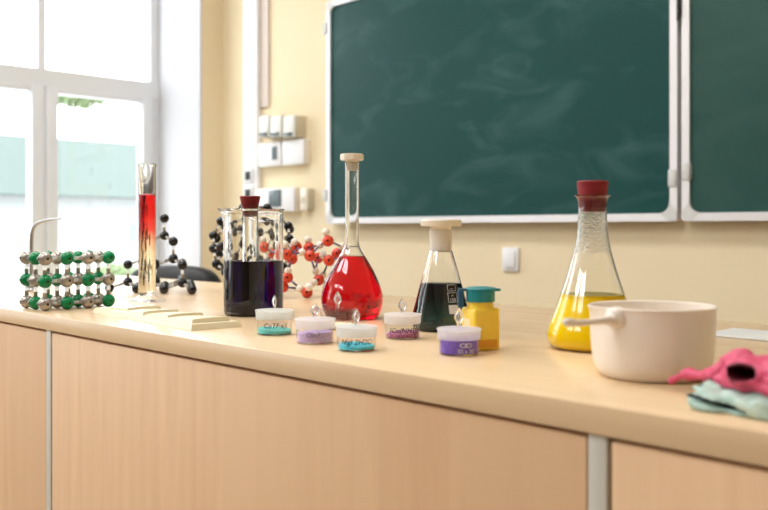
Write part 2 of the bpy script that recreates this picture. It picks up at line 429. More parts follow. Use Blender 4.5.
# boxed cable duct on the chalkboard wall
ductx0 = at_y(242.5, 200, YB - .03).x; ductx1 = at_y(257, 200, YB - .03).x
t = thing('cable_duct', (ductx0, YB, .02), 'tall white boxed cable duct on the wall right of the window corner', 'cable duct')
box_obj('duct_cover', (0, -.03, 0), (ductx1 - ductx0, 0, ZC - .03), M['white_plastic'], t, .004)
part(box_obj('side_strip', (ductx1 - ductx0, -.012, at_y(262, 112, YB).z), (at_y(268, 100, YB - .012).x - ductx0, 0, ZC - .03), M['pink_beige'], t), 'pinkish beige strip beside the white cover')
for py in (175, 193):
    z = at_y(249, py, YB - .07).z - .02
    s = box_obj('socket', (.025, -.040, z - .035), (.095, -.03, z + .035), M['white_plastic'], t, .003)
    box_obj('socket_opening', (.037, -.0408, z - .022), (.083, -.0395, z + .022), M['hole'], s)

# wall boxes
def wall_box(name, px0, px1, py0, py1, depth, label, cat, face, side, group=None):
    a = at_y(px0, py1, YB - depth); b = at_y(px1, py0, YB - depth)
    t = thing(name, ((a.x + b.x) / 2, YB, a.z), label, cat, group)
    w = (b.x - a.x) / 2; h = b.z - a.z
    box_obj('housing', (-w, -depth + .012, 0), (w, .0008, h), side, t, .004)
    box_obj('cover', (-w, -depth, 0), (w, -depth + .012, h), face, t, .004)
    return t, w, h
spots = [(259, 268.5, 'leftmost'), (270, 281, 'middle'), (283, 294, 'rightmost')]
for i, (a, b_, nm) in enumerate(spots):
    t, w, h = wall_box('terminal_unit', a, b_, 115, 138, .075, nm + ' of the three small pale wall units above the two white boxes', 'wall unit', [M['pale_face'], M['pale_face'], M['pale_face']][i], M['beige_plastic'], 'small pale units in a row on the wall')
    box_obj('terminal', (-w * .7, -.087, .008), (w * .7, -.073, h * .2), M['display'], t, .003)
t, w, h = wall_box('control_box', 258, 280.5, 141, 167, .045, 'white wall box with a narrow dark display below the three small pale units', 'wall box', M['white_plastic'], M['white_plastic'])
box_obj('display', (w * .28, -.048, h * .25), (w * .72, -.044, h * .8), M['display'], t)
t, w, h = wall_box('blank_box', 282, 303.5, 138.5, 165.5, .045, 'plain white wall box without display, right of the display box', 'wall box', M['white_plastic'], M['cream_plastic'])
box_obj('cover_seam', (-w * .97, -.0458, h * .04), (w * .97, -.044, h * .06), M['corner'], t)
t, w, h = wall_box('meter_box', 256, 294, 187, 212, .055, 'white wall box with a square dark window, low on the wall behind the beaker', 'wall box', M['white_plastic'], M['cream_plastic'])
box_obj('dark_window', (-w * .30, -.059, h * .2), (w * .35, -.053, h * .92), M['display'], t, .003)
t, w, h = wall_box('junction_box', 300, 306.5, 188, 210, .05, 'small beige junction box right of the low white wall box with a dark window', 'wall box', M['cream_plastic'], M['beige_plastic'])
box_obj('knockout', (-w * .5, -.053, h * .3), (w * .5, -.049, h * .6), M['beige_plastic'], t)
# switch plate
a = at_y(501.5, 271, YB - .012); b = at_y(518, 247.5, YB - .012)
t = thing('wall_switch', ((a.x + b.x) / 2, YB, a.z), 'white square switch plate on the wall below the large chalkboard', 'switch')
w = (b.x - a.x) / 2; h = b.z - a.z
box_obj('plate', (-w, -.012, 0), (w, 0, h), M['white_plastic'], t, .006)
box_obj('rocker', (-w * .7, -.018, h * .15), (w * .7, -.011, h * .85), M['white_plastic'], t, .003)

# ---------------------------------------------------------------- chalkboards
def rrect(x0, x1, z0, z1, r, k=6):
    pts = []
    for cx, cz, a0 in ((x1 - r, z0 + r, -PI / 2), (x1 - r, z1 - r, 0), (x0 + r, z1 - r, PI / 2), (x0 + r, z0 + r, PI)):
        for i in range(k + 1):
            a = a0 + PI / 2 * i / k; pts.append((cx + r * math.cos(a), cz + r * math.sin(a)))
    return pts
def ring_solid(name, outer, inner, y0, y1, m, parent, pick=None):
    bm = bmesh.new(); n = len(outer)
    V = [[bm.verts.new((x, y, z)) for x, z in P] for P, y in ((outer, y0), (inner, y0), (outer, y1), (inner, y1))]
    for i in range(n):
        j = (i + 1) % n
        if pick and i not in pick: continue
        bm.faces.new((V[0][i], V[0][j], V[1][j], V[1][i])); bm.faces.new((V[2][i], V[3][i], V[3][j], V[2][j]))
        bm.faces.new((V[0][i], V[2][i], V[2][j], V[0][j])); bm.faces.new((V[1][i], V[1][j], V[3][j], V[3][i]))
    if pick:
        for i in (min(pick), max(pick) + 1):
            bm.faces.new((V[0][i % n], V[1][i % n], V[3][i % n], V[2][i % n]))
        for v in [v for v in bm.verts if not v.link_faces]: bm.verts.remove(v)
    bmesh.ops.recalc_face_normals(bm, faces=bm.faces)
    return finish(bm, name, m, parent)
def chalkboard(x0, x1, z0, z1, surf, label, hinges):
    t = thing('chalkboard', (x0, YB, z0), label, 'chalkboard')
    L, H = x1 - x0, z1 - z0
    o = rrect(0, L, 0, H, .012); i_ = rrect(.026, L - .026, .026, H - .026, .035)
    box_obj('writing_surface', (.01, -.05, .01), (L - .01, -.03, H - .01), surf, t)
    ring_solid('frame', o, i_, -.06, -.02, M['alu'], t)
    for c in range(4):
        q = range(c * 7, c * 7 + 6)
        oo = rrect(-.001, L + .001, -.001, H + .001, .06); ii_ = rrect(.027, L - .027, .027, H - .027, .034)
        part(ring_solid('corner_cap', oo if False else rrect(-.0005, L + .0005, -.0005, H + .0005, .03), ii_, -.0615, -.0195, M['corner'], t, list(q)), 'grey plastic corner')
    for hx, hz in hinges:
        box_obj('hinge', (hx - .014, -.066, hz - .028), (hx + .014, -.02, hz + .028), M['corner'], t, .004)
    box_obj('wall_mount', (.2, -.03, .2), (L - .2, 0, H - .2), M['corner'], t)
    return t
yb_ = YB - .06
xa = at_y(326, 200, yb_).x; xb = at_y(677, 200, yb_).x; xc = at_y(681.5, 200, yb_).x
zb = at_y(328, 223.5, yb_).z; zt = at_y(329, 1.5, yb_).z
zr = lambda py: at_y(676, py, yb_).z - zb
chalkboard(xa, xb, zb, zt, M['board'], 'large dark green chalkboard with wiped chalk marks, left of the narrow gap', [(-.006, .13), (-.006, zt - zb - .12), (xb - xa - .016, zr(178))])
chalkboard(xc, xc + 1.72, zb, zt, M['board_b'], 'right-hand grey green chalkboard panel, cut off by the photo edge', [(.016, zr(172))])
t = thing('board_hinge', ((xb + xc) / 2, YB - .055, zb + zr(6)), 'small dark hinge pin in the gap between the two chalkboards', 'hinge')
bm = bmesh.new(); tube(bm, [(0, -.012, -.05), (0, -.012, .05)], .006); finish(bm, 'pin', M['dark_metal'], t)
box_obj('leaf', (-.010, -.006, -.035), (.010, .04, .035), M['dark_metal'], t, .002)

# ---------------------------------------------------------------- the bench
bm = bmesh.new(); box(bm, (-2.40, .598, CT - .0238), (.72, 1.275, CT), .002)
tag(finish(bm, 'counter_top', M['top']), 'long pale beech laminate worktop carrying all the glassware', 'counter')
units = [(-2.40, -1.3765, 'beech laminate cabinet at the far left end under the worktop'), (-1.3735, -.3785, 'wide beech laminate cabinet in the middle between two grey strips'), (-.3755, .62, 'beech laminate cabinet at the right, below the pink glove')]
for x0, x1, lb in units:
    t = thing('lab_cabinet', ((x0 + x1) / 2, .93, 0), lb, 'cabinet', 'beech cabinets under the worktop')
    w = (x1 - x0) / 2
    zt_ = CT - .0242
    box_obj('body', (-w, -.29, .0), (w - .019, .30, zt_), M['carcass'], t)
    box_obj('front_panel', (-w + .001, -.328, .04), (w - .0185, -.292, zt_ - .0030), M['panel'], t, .0012)
    part(box_obj('edge_strip', (w - .0165, -.3285, .0), (w, .30, zt_), M['strip'], t, .0008), 'grey vertical edge strip')

# ---------------------------------------------------------------- glassware
def stopper_prof(r0, r1, h):
    b = .0012
    return [(0, 0), (r0 - b, 0), (r0, b), (r1, h - b), (r1 - b, h), (0, h)]

# --- measuring cylinder
p = on_top(147, 302)
t = thing('measuring_cylinder', p, 'tall narrow glass measuring cylinder of liquid fading from red to straw', 'measuring cylinder')
HC = (302 - 164) * .00185
ro, ri = .0158, .0142
lathe_obj('foot', [(0, .002), (.028, .002), (.030, 0), (.033, .001), (.0335, .004), (.031, .0065), (.022, .0085), (.0165, .0125), (0, .0125)], M['thin_glass'], t, 48)
prof = [(0, .0128), (.0130, .0128), (ro, .0165), (ro, .022), (ro, HC - .006), (ro + .0012, HC - .001), (ro + .0004, HC), (ri, HC - .003), (ri, .024), (ri - .003, .0185), (0, .017)]
lathe_obj('glass_body', prof, M['glass'], t, 48)
zl = (302 - 195) * .00185
lathe_obj('liquid', [(0, .0165), (ri - .0025, .018), (ri + .0003, .0235), (ri + .0003, zl), (ri - .0015, zl - .0008), (0, zl - .001)], M['layered'], t, 48)
a0 = facing(p) - .75
bm = bmesh.new()
for k in range(38):
    z = .045 + k * .0049; wd = .011 if k % 10 == 0 else (.0075 if k % 5 == 0 else .0045)
    q = bmesh.new(); vs = [q.verts.new(c) for c in ((0, 0, 0), (wd, 0, 0), (wd, .0007, 0), (0, .0007, 0))]; q.faces.new(vs)
    wrap(q, lambda z: ro + .0003, a0, z); merge(bm, q)
q = text_bm('100', .008); wrap(q, lambda z: ro + .0003, facing(p) - .45, HC - .035); merge(bm, q)
q = text_bm('ml', .007); wrap(q, lambda z: ro + .0003, facing(p) - .45, HC - .046); merge(bm, q)
part(finish(bm, 'graduation', M['blue_print'], t, smooth=False), 'dark blue graduation marks')

# --- beaker of violet liquid
p = on_top(253.5, 314.5); s = (p.xy.dot(F.xy)) / 900
t = thing('beaker', p, 'tall spouted glass beaker half full of dark violet liquid', 'beaker')
ro = 29.6 * s; ri = ro - .0016; HB = (313 - 207.5) * s
def bend_spout(o, ang, zmin):
    for v in o.data.vertices:
        if v.co.z > zmin:
            a = math.atan2(v.co.y, v.co.x); da = (a - ang + PI) % (2 * PI) - PI
            k = math.exp(-(da / .22) ** 2) * ((v.co.z - zmin) / (HB - zmin)) ** 1.6
            v.co.x += math.cos(ang) * .0085 * k; v.co.y += math.sin(ang) * .0085 * k
            v.co.z += .001 * k
prof = [(0, .0015), (ro - .006, .0), (ro - .002, .0015), (ro, .006)] + [(ro, .006 + (HB - .014) * k / 10) for k in range(1, 11)] + [(ro + .0006, HB - .004), (ro + .0022, HB - .001), (ro + .0016, HB), (ri, HB - .0035)] + [(ri, HB - .008 - (HB - .018) * k / 10) for k in range(0, 11)] + [(ri - .003, .0055), (0, .005)]
g = lathe_obj('glass_body', prof, M['glass'], t, 96)
bend_spout(g, facing(p) - PI / 2 - .05, HB - .024)
zl = (313 - 259.5) * s
violet = lathe_obj('liquid', [(0, .0045), (ri - .0035, .005), (ri + .0004, .0098), (ri + .0004, zl + .0008), (ri - .0012, zl), (0, zl - .0002)], M['violet_liquid'], t, 72)
# faded yellow print on the beaker's left flank
q = bmesh.new()
vs = []
for k in range(24):
    a = 2 * PI * k / 24; vs.append(q.verts.new((math.cos(a) * .004, math.sin(a) * .016, 0)))
q.faces.new(vs); wrap(q, lambda z: ro + .0003, facing(p) - 1.5, .045)
part(finish(q, 'print_mark', M['label_pale'], t, smooth=False), 'pale yellow oval mark')
bx, by = p.x, p.y
# --- stoppered tube standing in it
tp = Vector((p.x, p.y, CT + .0055)) + R * (-.006) + F * .004
t = thing('test_tube', tp, 'red-stoppered glass tube standing inside the beaker of violet liquid', 'test tube')
HT = CT + EYE + (229 - 205.5) * s - tp.z; r0 = .0124
prof = [(0, 0), (.006, .0015), (.010, .006), (r0, .0125), (r0, HT - .003), (r0 + .001, HT - .0015), (r0 + .0008, HT), (r0 - .0011, HT - .001), (r0 - .0011, .0135), (.009, .008), (0, .002)]
lathe_obj('glass_tube', prof, M['glass'], t, 40)
# the tube displaces the liquid it stands in
g_ = .0003
cut = lathe_obj('cut', [(0, -g_), (.006, .0015 - g_), (.010 + g_, .006 - g_), (r0 + g_, .0125), (r0 + g_, HT), (0, HT)], M['glass'], None, 40)
cut.location = tp - violet.parent.location
vm = violet.modifiers.new('displaced', 'BOOLEAN'); vm.operation = 'DIFFERENCE'; vm.object = cut; vm.solver = 'EXACT'
keep = violet.parent; violet.parent = None
dg = bpy.context.evaluated_depsgraph_get(); dg.update()
nm = bpy.data.meshes.new_from_object(violet.evaluated_get(dg)); violet.modifiers.clear(); violet.data = nm; violet.parent = keep
bpy.data.objects.remove(cut)
bm = bmesh.new(); lathe(bm, [(r, z + HT - .014) for r, z in stopper_prof(.0106, .0164, .029)], 40); bmesh.ops.recalc_face_normals(bm, faces=bm.faces)
part(finish(bm, 'stopper', M['rubber_red'], t), 'dark red rubber stopper')

# --- volumetric flask of red liquid
p = on_top(352, 318); s = p.xy.dot(F.xy) / 900
t = thing('volumetric_flask', p, 'pear-shaped long-necked glass flask full of red liquid', 'flask')
z_ = lambda py: (318 - py) * s
out = [(19.5, 319), (25, 317), (29, 310.5), (31, 299), (29, 288), (23.3, 274), (16, 261), (10, 251.5), (7.3, 245), (6.8, 238)]
op = curve_pts([(r * s, max(z_(y), .0)) for r, y in out], 5)
rn = 6.8 * s
Hn = z_(163)
outer = [(0, .003), (14 * s, .0015), (17 * s, 0)] + op + [(rn, Hn - .002), (rn + .001, Hn - .0006), (rn + .0006, Hn)]
wl = .0009
inner = [(rn - wl, Hn - .002)] + [(max(r - wl, .002), z + (.0015 if z < .006 else 0)) for r, z in reversed(op)] + [(14 * s, .004), (0, .0048)]
lathe_obj('glass_body', outer + inner, M['glass'], t, 72, 50)
zl = z_(256)
lq = [(max(r - wl + .0004, .002), z + (.001 if z < .006 else 0)) for r, z in op if z < zl]
lathe_obj('liquid', [(0, .0044), (14 * s, .0036)] + lq + [(lq[-1][0] - .001, zl), (0, zl - .0003)], M['red_liquid'], t, 72, 50)
_ring('graduation_ring', [(rn + .0002, z_(246)), (rn + .0006, z_(246)), (rn + .0006, z_(247)), (rn + .0002, z_(247))], M['corner'], t, 40, 38)
bm = bmesh.new()
lathe(bm, [(0, Hn - .011), (5.2 * s, Hn - .011), (6.6 * s, Hn + .004), (6.6 * s, z_(159.5)), (0, z_(159.5))], 40)
q = bmesh.new(); hx = [(12.2 * s * math.cos(PI / 4 * k + .2), 12.2 * s * math.sin(PI / 4 * k + .2)) for k in range(8)]
lo_ = [q.verts.new((x, y, z_(160.5))) for x, y in hx]; hi_ = [q.verts.new((x, y, z_(154))) for x, y in hx]
q.faces.new(lo_[::-1]); q.faces.new(hi_)
for k in range(8): q.faces.new((lo_[k], lo_[(k + 1) % 8], hi_[(k + 1) % 8], hi_[k]))
bmesh.ops.bevel(q, geom=list(q.edges), offset=.0012, segments=2, affect='EDGES'); merge(bm, q)
bmesh.ops.recalc_face_normals(bm, faces=bm.faces)
part(finish(bm, 'stopper', M['cream_plastic'], t), 'cream plastic stopper with a flat eight-sided top')
def bulb_r(z):
    for (ra, za), (rb, zb2) in zip(op, op[1:]):
        if min(za, zb2) <= z <= max(za, zb2) and za != zb2: return ra + (rb - ra) * (z - za) / (zb2 - za) + .0004
    return rn
bm = bmesh.new()
for txt, z, sz in (('500 ml', z_(296), .0105), ('20°C  A', z_(303), .0075)):
    q = text_bm(txt, sz); wrap(q, bulb_r, facing(p) + .32, z); merge(bm, q)
part(finish(bm, 'print_mark', M['grey_print'], t, smooth=False), 'faint dark lettering')

# --- conical flask, navy
p = on_top(441, 329.5); s = p.xy.dot(F.xy) / 900
t = thing('conical_flask', p, 'small conical flask with cream stopper holding dark navy blue liquid', 'flask')
z_ = lambda py: (329.5 - py) * s
out = [(24, 330.5), (27.6, 328), (29, 322), (28.4, 313), (24.4, 297), (18.2, 274), (13, 256.5), (11.2, 250.5)]
op = curve_pts([(r * s, max(0, z_(y))) for r, y in out], 5)
wl = .0013
rn = 11.2 * s; Hn = z_(231)
outer = [(0, .0025), (19 * s, .001)] + op
inner = [(max(r - wl, .001), z + (.0012 if z < .004 else 0)) for r, z in reversed(op)] + [(17 * s, .0032), (0, .004)]
lathe_obj('glass_body', outer + inner, M['glass'], t, 72, 50)
lathe_obj('ground_neck', [(rn, z_(250.8)), (rn * 1.02, z_(240)), (rn * 1.06, z_(231)), (rn * 1.04, z_(229.5)), (rn * .9, z_(230)), (rn * .86, z_(250.8)), (rn, z_(250.8))], M['frosted'], t, 56)
zl = z_(283)
lq = [(max(r - wl + .0004, .001), z + (.001 if z < .004 else 0)) for r, z in op if z < zl]
lathe_obj('liquid', [(0, .0035), (17 * s, .0028)] + lq + [(lq[-1][0] - .001, zl), (0, zl - .0002)], M['navy_liquid'], t, 72, 50)
part(lathe_obj('stopper', [(0, z_(252)), (rn * .80, z_(252)), (rn * .86, z_(229)), (rn * .98, z_(226.5)), (19.5 * s, z_(226.3)), (20.3 * s, z_(225)), (20.3 * s, z_(220.6)), (19.4 * s, z_(219.6)), (0, z_(219.8))], M['cream_plastic'], t, 56), 'cream plastic stopper with a broad flat cap')
def cone_r(z): return np.interp(z, [q[1] for q in op[3:]], [q[0] for q in op[3:]]) + .0004
bm = bmesh.new(); af = facing(p) + .46
def patch(x0, x1, y0, y1):
    q = bmesh.new(); nx_ = 6
    for i in range(nx_):
        a, b_ = x0 + (x1 - x0) * i / nx_, x0 + (x1 - x0) * (i + 1) / nx_
        q.faces.new([q.verts.new(c) for c in ((a, y0, 0), (b_, y0, 0), (b_, y1, 0), (a, y1, 0))])
    return q
def outline(x0, x1, y0, y1, w_=.0005):
    for a in ((x0, x1, y0, y0 + w_), (x0, x1, y1 - w_, y1), (x0, x0 + w_, y0, y1), (x1 - w_, x1, y0, y1)):
        q = patch(*a); wrap(q, cone_r, af, z_(298)); merge(bm, q)
q = patch(-.0062, .0075, -13.5 * s, -5 * s); wrap(q, cone_r, af, z_(298)); merge(bm, q)
outline(-.0058, .0078, -2.5 * s, 6.8 * s); outline(-.0052, .0072, 8.3 * s, 14.5 * s)
for txt, yy, sz in (('150', -1.6 * s, .0062), ('ml', 3.3 * s, .0032), ('—', 9.3 * s, .0055)):
    q = text_bm(txt, sz); wrap(q, cone_r, af + .02, z_(298) + yy); merge(bm, q)
part(finish(bm, 'print_mark', M['white_print'], t, smooth=False), 'white printed box and writing patch')

# --- conical flask, yellow
p = on_top(592.5, 348); s = p.xy.dot(F.xy) / 900
t = thing('conical_flask', p, 'tall conical flask with dark red stopper holding bright yellow liquid', 'flask')
z_ = lambda py: (348 - py) * s
out = [(35, 349), (42, 346), (45.6, 338.5), (44.6, 329), (36.5, 308), (25.5, 276), (17.8, 248), (15.2, 232), (14.4, 222), (14.1, 212), (14, 203), (15, 198.5), (17.3, 196)]
CXO = (592 - 585.5)
op = curve_pts([(r * s, max(0, z_(y))) for r, y in out], 5)
wl = .0014
outer = [(0, .003), (31 * s, .001)] + op + [(17.4 * s, z_(195.2))]
inner = [(16.6 * s, z_(195.4))] + [(max(r - wl, .001), z + (.0012 if z < .004 else 0)) for r, z in reversed(op[:-2])] + [(29 * s, .0034), (0, .0045)]
g = lathe_obj('glass_body', outer + inner, [M['glass'], M['wet_glass'], M['thin_glass']], t, 80, 50)
for f in g.data.polygons:
    zc_ = f.center.z
    if z_(252) < zc_ < z_(200): f.material_index = 1
    if zc_ < z_(294): f.material_index = 2
zl = z_(294)
lq = [(max(r - wl + .0004, .001), z + (.001 if z < .004 else 0)) for r, z in op if z < zl]
lathe_obj('liquid', [(0, .004), (29 * s, .003)] + lq + [(lq[-1][0] - .001, zl), (0, zl - .0002)], M['yellow_liquid'], t, 80, 50)
bm = bmesh.new(); lathe(bm, [(r, z + z_(212)) for r, z in stopper_prof(12.4 * s, 15.6 * s, 31 * s)], 48); bmesh.ops.recalc_face_normals(bm, faces=bm.faces)
part(finish(bm, 'stopper', M['rubber_red'], t), 'dark red rubber stopper')

# --- weighing bottles
def weighing_bottle(px, py, width, label, powder, fill, mound, ktop, text=None, ink='ink', htot=24.3, lidm=None, ang=0):
    p = on_top(px, py); s = p.xy.dot(F.xy) / 900
    t = thing('weighing_bottle', p, label, 'weighing bottle', 'low glass weighing bottles with knobbed lids')
    ro = width / 2 * s * .957; rl = width / 2 * s; wl = .0012
    h = htot * s; hb = h - .0105
    lathe_obj('glass_body', [(0, .001), (ro - .003, 0), (ro - .0008, .0008), (ro, .003), (ro, hb + .001), (ro - wl, hb + .001), (ro - wl, .004), (ro - .003, .0022), (0, .002)], M['thin_glass'], t, 56)
    # crystals: an uneven heap inside
    bm = bmesh.new(); n_ = 40; rp = ro - wl - .0002; rings = []
    for i in range(9):
        r = rp * i / 8
        rings.append([bm.verts.new((r * math.cos(2 * PI * k / n_), r * math.sin(2 * PI * k / n_), max(.003, fill + mound * (math.sin(3.1 * r / rp + px) * .5 + .6 * math.sin(2 * PI * k / n_ + px) * r / rp) + random.uniform(-.0004, .0004)))) for k in range(n_ if i else 1)])
    for a, b_ in zip(rings, rings[1:]):
        for k in range(n_):
            if len(a) == 1: bm.faces.new((a[0], b_[k], b_[(k + 1) % n_]))
            else: bm.faces.new((a[k], b_[k], b_[(k + 1) % n_], a[(k + 1) % n_]))
    bot = [bm.verts.new((v.co.x, v.co.y, .0022)) for v in rings[-1]]
    for k in range(n_): bm.faces.new((rings[-1][k], bot[k], bot[(k + 1) % n_], rings[-1][(k + 1) % n_]))
    bm.faces.new(bot[::-1])
    bmesh.ops.recalc_face_normals(bm, faces=bm.faces)
    c = finish(bm, 'crystals', powder, t); c['kind'] = 'stuff'
    # frosted overlapping lid with its hollow pointed knob
    lid = lathe_obj('lid', [(ro + .0004, h - .0115), (rl - .0002, h - .0115), (rl + .0002, h - .009), (rl + .0004, h - .002), (rl + .0014, h - .0008), (rl + .0006, h), (rl - .003, h - .0004), (.004, h + .0006), (0, h + .0008), (0, h - .0012), (ro + .0004, h - .0022), (ro + .0004, h - .0115)], lidm or M['frosted'], t, 56)
    kh = ktop * s
    kp = curve_pts([(.0028, 0), (.0024, .15 * kh), (.0034, .3 * kh), (.0056, .52 * kh), (.0040, .74 * kh), (.0016, .93 * kh), (.0004, kh)], 4)
    ki = curve_pts([(.0005, .82 * kh), (.0030, .66 * kh), (.0040, .5 * kh), (.0022, .33 * kh), (.0005, .26 * kh)], 3)
    bm = bmesh.new()
    lathe(bm, [(0, 0)] + kp + [(0, kh)], 20); bmesh.ops.recalc_face_normals(bm, faces=bm.faces)
    q = bmesh.new(); lathe(q, [(0, .82 * kh)] + ki + [(0, .26 * kh)], 20); bmesh.ops.recalc_face_normals(q, faces=q.faces); bmesh.ops.reverse_faces(q, faces=q.faces); merge(bm, q)
    kn = finish(bm, 'knob', M['knob'], lid); kn.location = (0, 0, h + .0003); kn.scale = (1, .45, 1); kn.rotation_euler = (0, 0, facing(p) + PI / 2 + ang)
    if text:
        bm = bmesh.new()
        for txt, da, z, sz, sh in text:
            q = text_bm(txt, sz, sh, .00006); wrap(q, lambda z: ro + .00035, facing(p) + da, z); merge(bm, q)
        part(finish(bm, 'handwriting' if ink == 'ink' else 'print_mark', M[ink], t, smooth=False), 'black marker writing' if ink == 'ink' else ('violet marker writing' if ink == 'violet_rod' else 'white printed emblem'))
    return t, p, ro, s, h
weighing_bottle(274.5, 334, 37, 'weighing bottle of turquoise crystals, leftmost, in front of the beaker', M['teal_powder'], .0056, .0022, 14.5, [('CuTF·x)l', .05, .0098, .0088, .2)], ang=1.2)
weighing_bottle(315, 342.5, 39.5, 'weighing bottle of pale lilac crystals, between the turquoise and sky blue ones', M['lilac_powder'], .0135, .0016, 15, [('Clo3·,', -.05, .0085, .0085, .25)], 'violet_rod')
weighing_bottle(356.5, 350, 40.5, 'weighing bottle of sky blue crystals, frontmost of those before the red flask', M['cyan_powder'], .0055, .0014, 17, [('Nigl 2H2O', .0, .0085, .0084, .2)], ang=.9)
weighing_bottle(402.5, 338, 36.5, 'weighing bottle of magenta crystals standing just left of the navy flask', M['magenta_powder'], .0075, .0024, 15, [('[Co(NH3)]l', .12, .0085, .0085, .2)])
t, p, ro, s, h = weighing_bottle(459, 354, 42.5, 'weighing bottle of violet crystals in front of the yellow plastic bottle', M['purple_powder'], .0165, .0012, 20, None, htot=26)
weighing_bottle(337.5, 328.5, 34.5, 'clear-lidded weighing bottle half hidden against the red flask, behind the lilac one', M['pale_powder'], .006, .001, 17, None, htot=20, lidm=M['thin_glass'])
bm = bmesh.new(); q = text_bm('50 x 30', .0062); wrap(q, lambda z: ro + .00035, facing(p) + .35, .0035); merge(bm, q)
for dx in (-.0028, .0028):
    q = bmesh.new(); n_ = 20
    A = [q.verts.new((dx + .0042 * math.cos(2 * PI * k / n_), .0024 * math.sin(2 * PI * k / n_), 0)) for k in range(n_)]
    B = [q.verts.new((dx + .0033 * math.cos(2 * PI * k / n_), .0016 * math.sin(2 * PI * k / n_), 0)) for k in range(n_)]
    for k in range(n_): q.faces.new((A[k], A[(k + 1) % n_], B[(k + 1) % n_], B[k]))
    wrap(q, lambda z: ro + .00035, facing(p) + .35, .0118); merge(bm, q)
part(finish(bm, 'print_mark', M['white_print'], t, smooth=False), 'white printed emblem')

# --- yellow plastic bottle
p = on_top(480.5, 349); s = p.xy.dot(F.xy) / 900
t = thing('plastic_bottle', p, 'square yellow plastic bottle with teal flip cap behind the violet weighing bottle', 'bottle', rz=facing(p) + math.radians(45 - 16))
hb = 42 * s; a = .0165
bm = bmesh.new()
box(bm, (-a, -a, 0), (a, a, hb), .004, 0, 4)
finish(bm, 'body', M['yellow_plastic'], t)
lathe_obj('shoulder', [(.0150, hb - .001), (.0150, hb + .0005), (.0142, hb + .003), (.0142, hb + .009), (0, hb + .009), (0, hb - .001), (.0150, hb - .001)], M['yellow_plastic'], t, 40)
zc = hb + 5.5 * s
cap = lathe_obj('cap', [(0, zc), (.0158, zc), (.0162, zc + .001), (.0162, zc + .0125), (.0172, zc + .0132), (.0172, zc + .0148), (.0160, zc + .0158), (.008, zc + .0168), (0, zc + .017)], M['teal_cap'], t, 48)
part(cap, 'teal plastic cap')
yr = -t.rotation_euler[2]
Rl = R.copy(); Rl.rotate(Matrix.Rotation(yr, 3, 'Z'))
Fl = F.copy(); Fl.rotate(Matrix.Rotation(yr, 3, 'Z'))
bm = bmesh.new()
Mr = Matrix.Rotation(math.atan2(Rl.y, Rl.x), 4, 'Z')
box(bm, (.012, -.0045, zc + .0118), (.0225, .0045, zc + .0148), .001, 0, 2, Mr)
finish(bm, 'lid_tab', M['teal_cap'], cap)
bm = bmesh.new()
box(bm, (-.0245, -.0055, zc + .0118), (-.012, .0055, zc + .0148), .001, 0, 2, Mr)
box(bm, (-.0255, -.0048, zc - .0075), (-.0195, .0048, zc + .0135), .0015, 0, 2, Mr)
part(finish(bm, 'lid_hinge', M['teal_hinge'], cap), 'blue teal hinge strap')
# pale sticker on the face that looks left, orange powder showing low on the other
nrm = [Vector((1, 0, 0)), Vector((0, 1, 0)), Vector((-1, 0, 0)), Vector((0, -1, 0))]
view = -Fl
left = max(nrm, key=lambda v: v.dot(view) - v.dot(Rl) * .5 if v.dot(view) > .1 else -9)
right = max(nrm, key=lambda v: v.dot(view) + v.dot(Rl) * .9 if v.dot(view) > .1 else -9)
def face_patch(nv, u0, u1, z0, z1, off=.0003):
    u = Vector((-nv.y, nv.x, 0))
    q = bmesh.new(); q.faces.new([q.verts.new(nv * (a + off) + u * uu + U * zz) for uu, zz in ((u0, z0), (u1, z0), (u1, z1), (u0, z1))])
    return q
part(finish(face_patch(left, -.008, .006, .022, .035), 'sticker', M['label_pale'], t, smooth=False), 'pale sticker')
part(finish(face_patch(right, -.0122, .0122, .0035, .0125), 'contents', M['yellow_low'], t, smooth=False), 'orange powder showing through the base')

# --- handled porcelain dish (casserole)
p = on_top(652, 376); s = p.xy.dot(F.xy) / 900
t = thing('porcelain_casserole', p, 'white porcelain casserole dish with a straight handle, in front of the yellow flask', 'dish')
ro = 61 * s; H = 71 * s
prof = [(0, .0005), (ro * .70, 0), (ro * .80, .0015), (ro * .90, .0075), (ro * .955, .018), (ro * .985, .036), (ro * 1.0, H - .002), (ro * 1.012, H - .0006), (ro * 1.0, H), (ro * .965, H - .0008), (ro * .95, .036), (ro * .92, .019), (ro * .86, .010), (ro * .72, .0045), (0, .004)]
pr = curve_pts(prof[1:7], 4) + prof[7:10] + curve_pts(prof[10:14], 4) + [prof[14]]
g = lathe_obj('bowl', [prof[0]] + pr, M['porcelain'], t, 96, 60)
sa = math.atan2(-R.y, -R.x) + .15
for v in g.data.vertices:
    if v.co.z > H - .02:
        an = math.atan2(v.co.y, v.co.x); da = (an - sa + PI) % (2 * PI) - PI
        k = math.exp(-(da / .16) ** 2) * ((v.co.z - H + .02) / .02) ** 2
        v.co += Vector((math.cos(sa), math.sin(sa), .12)) * .0055 * k
hd = (-R * .77 - F * .64).normalized()
za = H * .835
bm = bmesh.new()
pts = [hd * (ro * .93) + U * (za + .002), hd * (ro * 1.03) + U * (za + .002), hd * (ro * 1.12) + U * (za + .001), hd * (ro * 1.4) + U * (za + .001), hd * (ro * 1.9) + U * (za + .0015), hd * (ro * 2.18) + U * (za + .003), hd * (ro * 2.26) + U * (za + .003)]
tube(bm, curve_pts([tuple(q) for q in pts], 4), [q[0] for q in curve_pts([(.0105, 0), (.0095, 0), (.0052, 0), (.0031, 0), (.0029, 0), (.0036, 0), (.0016, 0)], 4)], 18)
finish(bm, 'handle', M['porcelain'], t, angle=70)

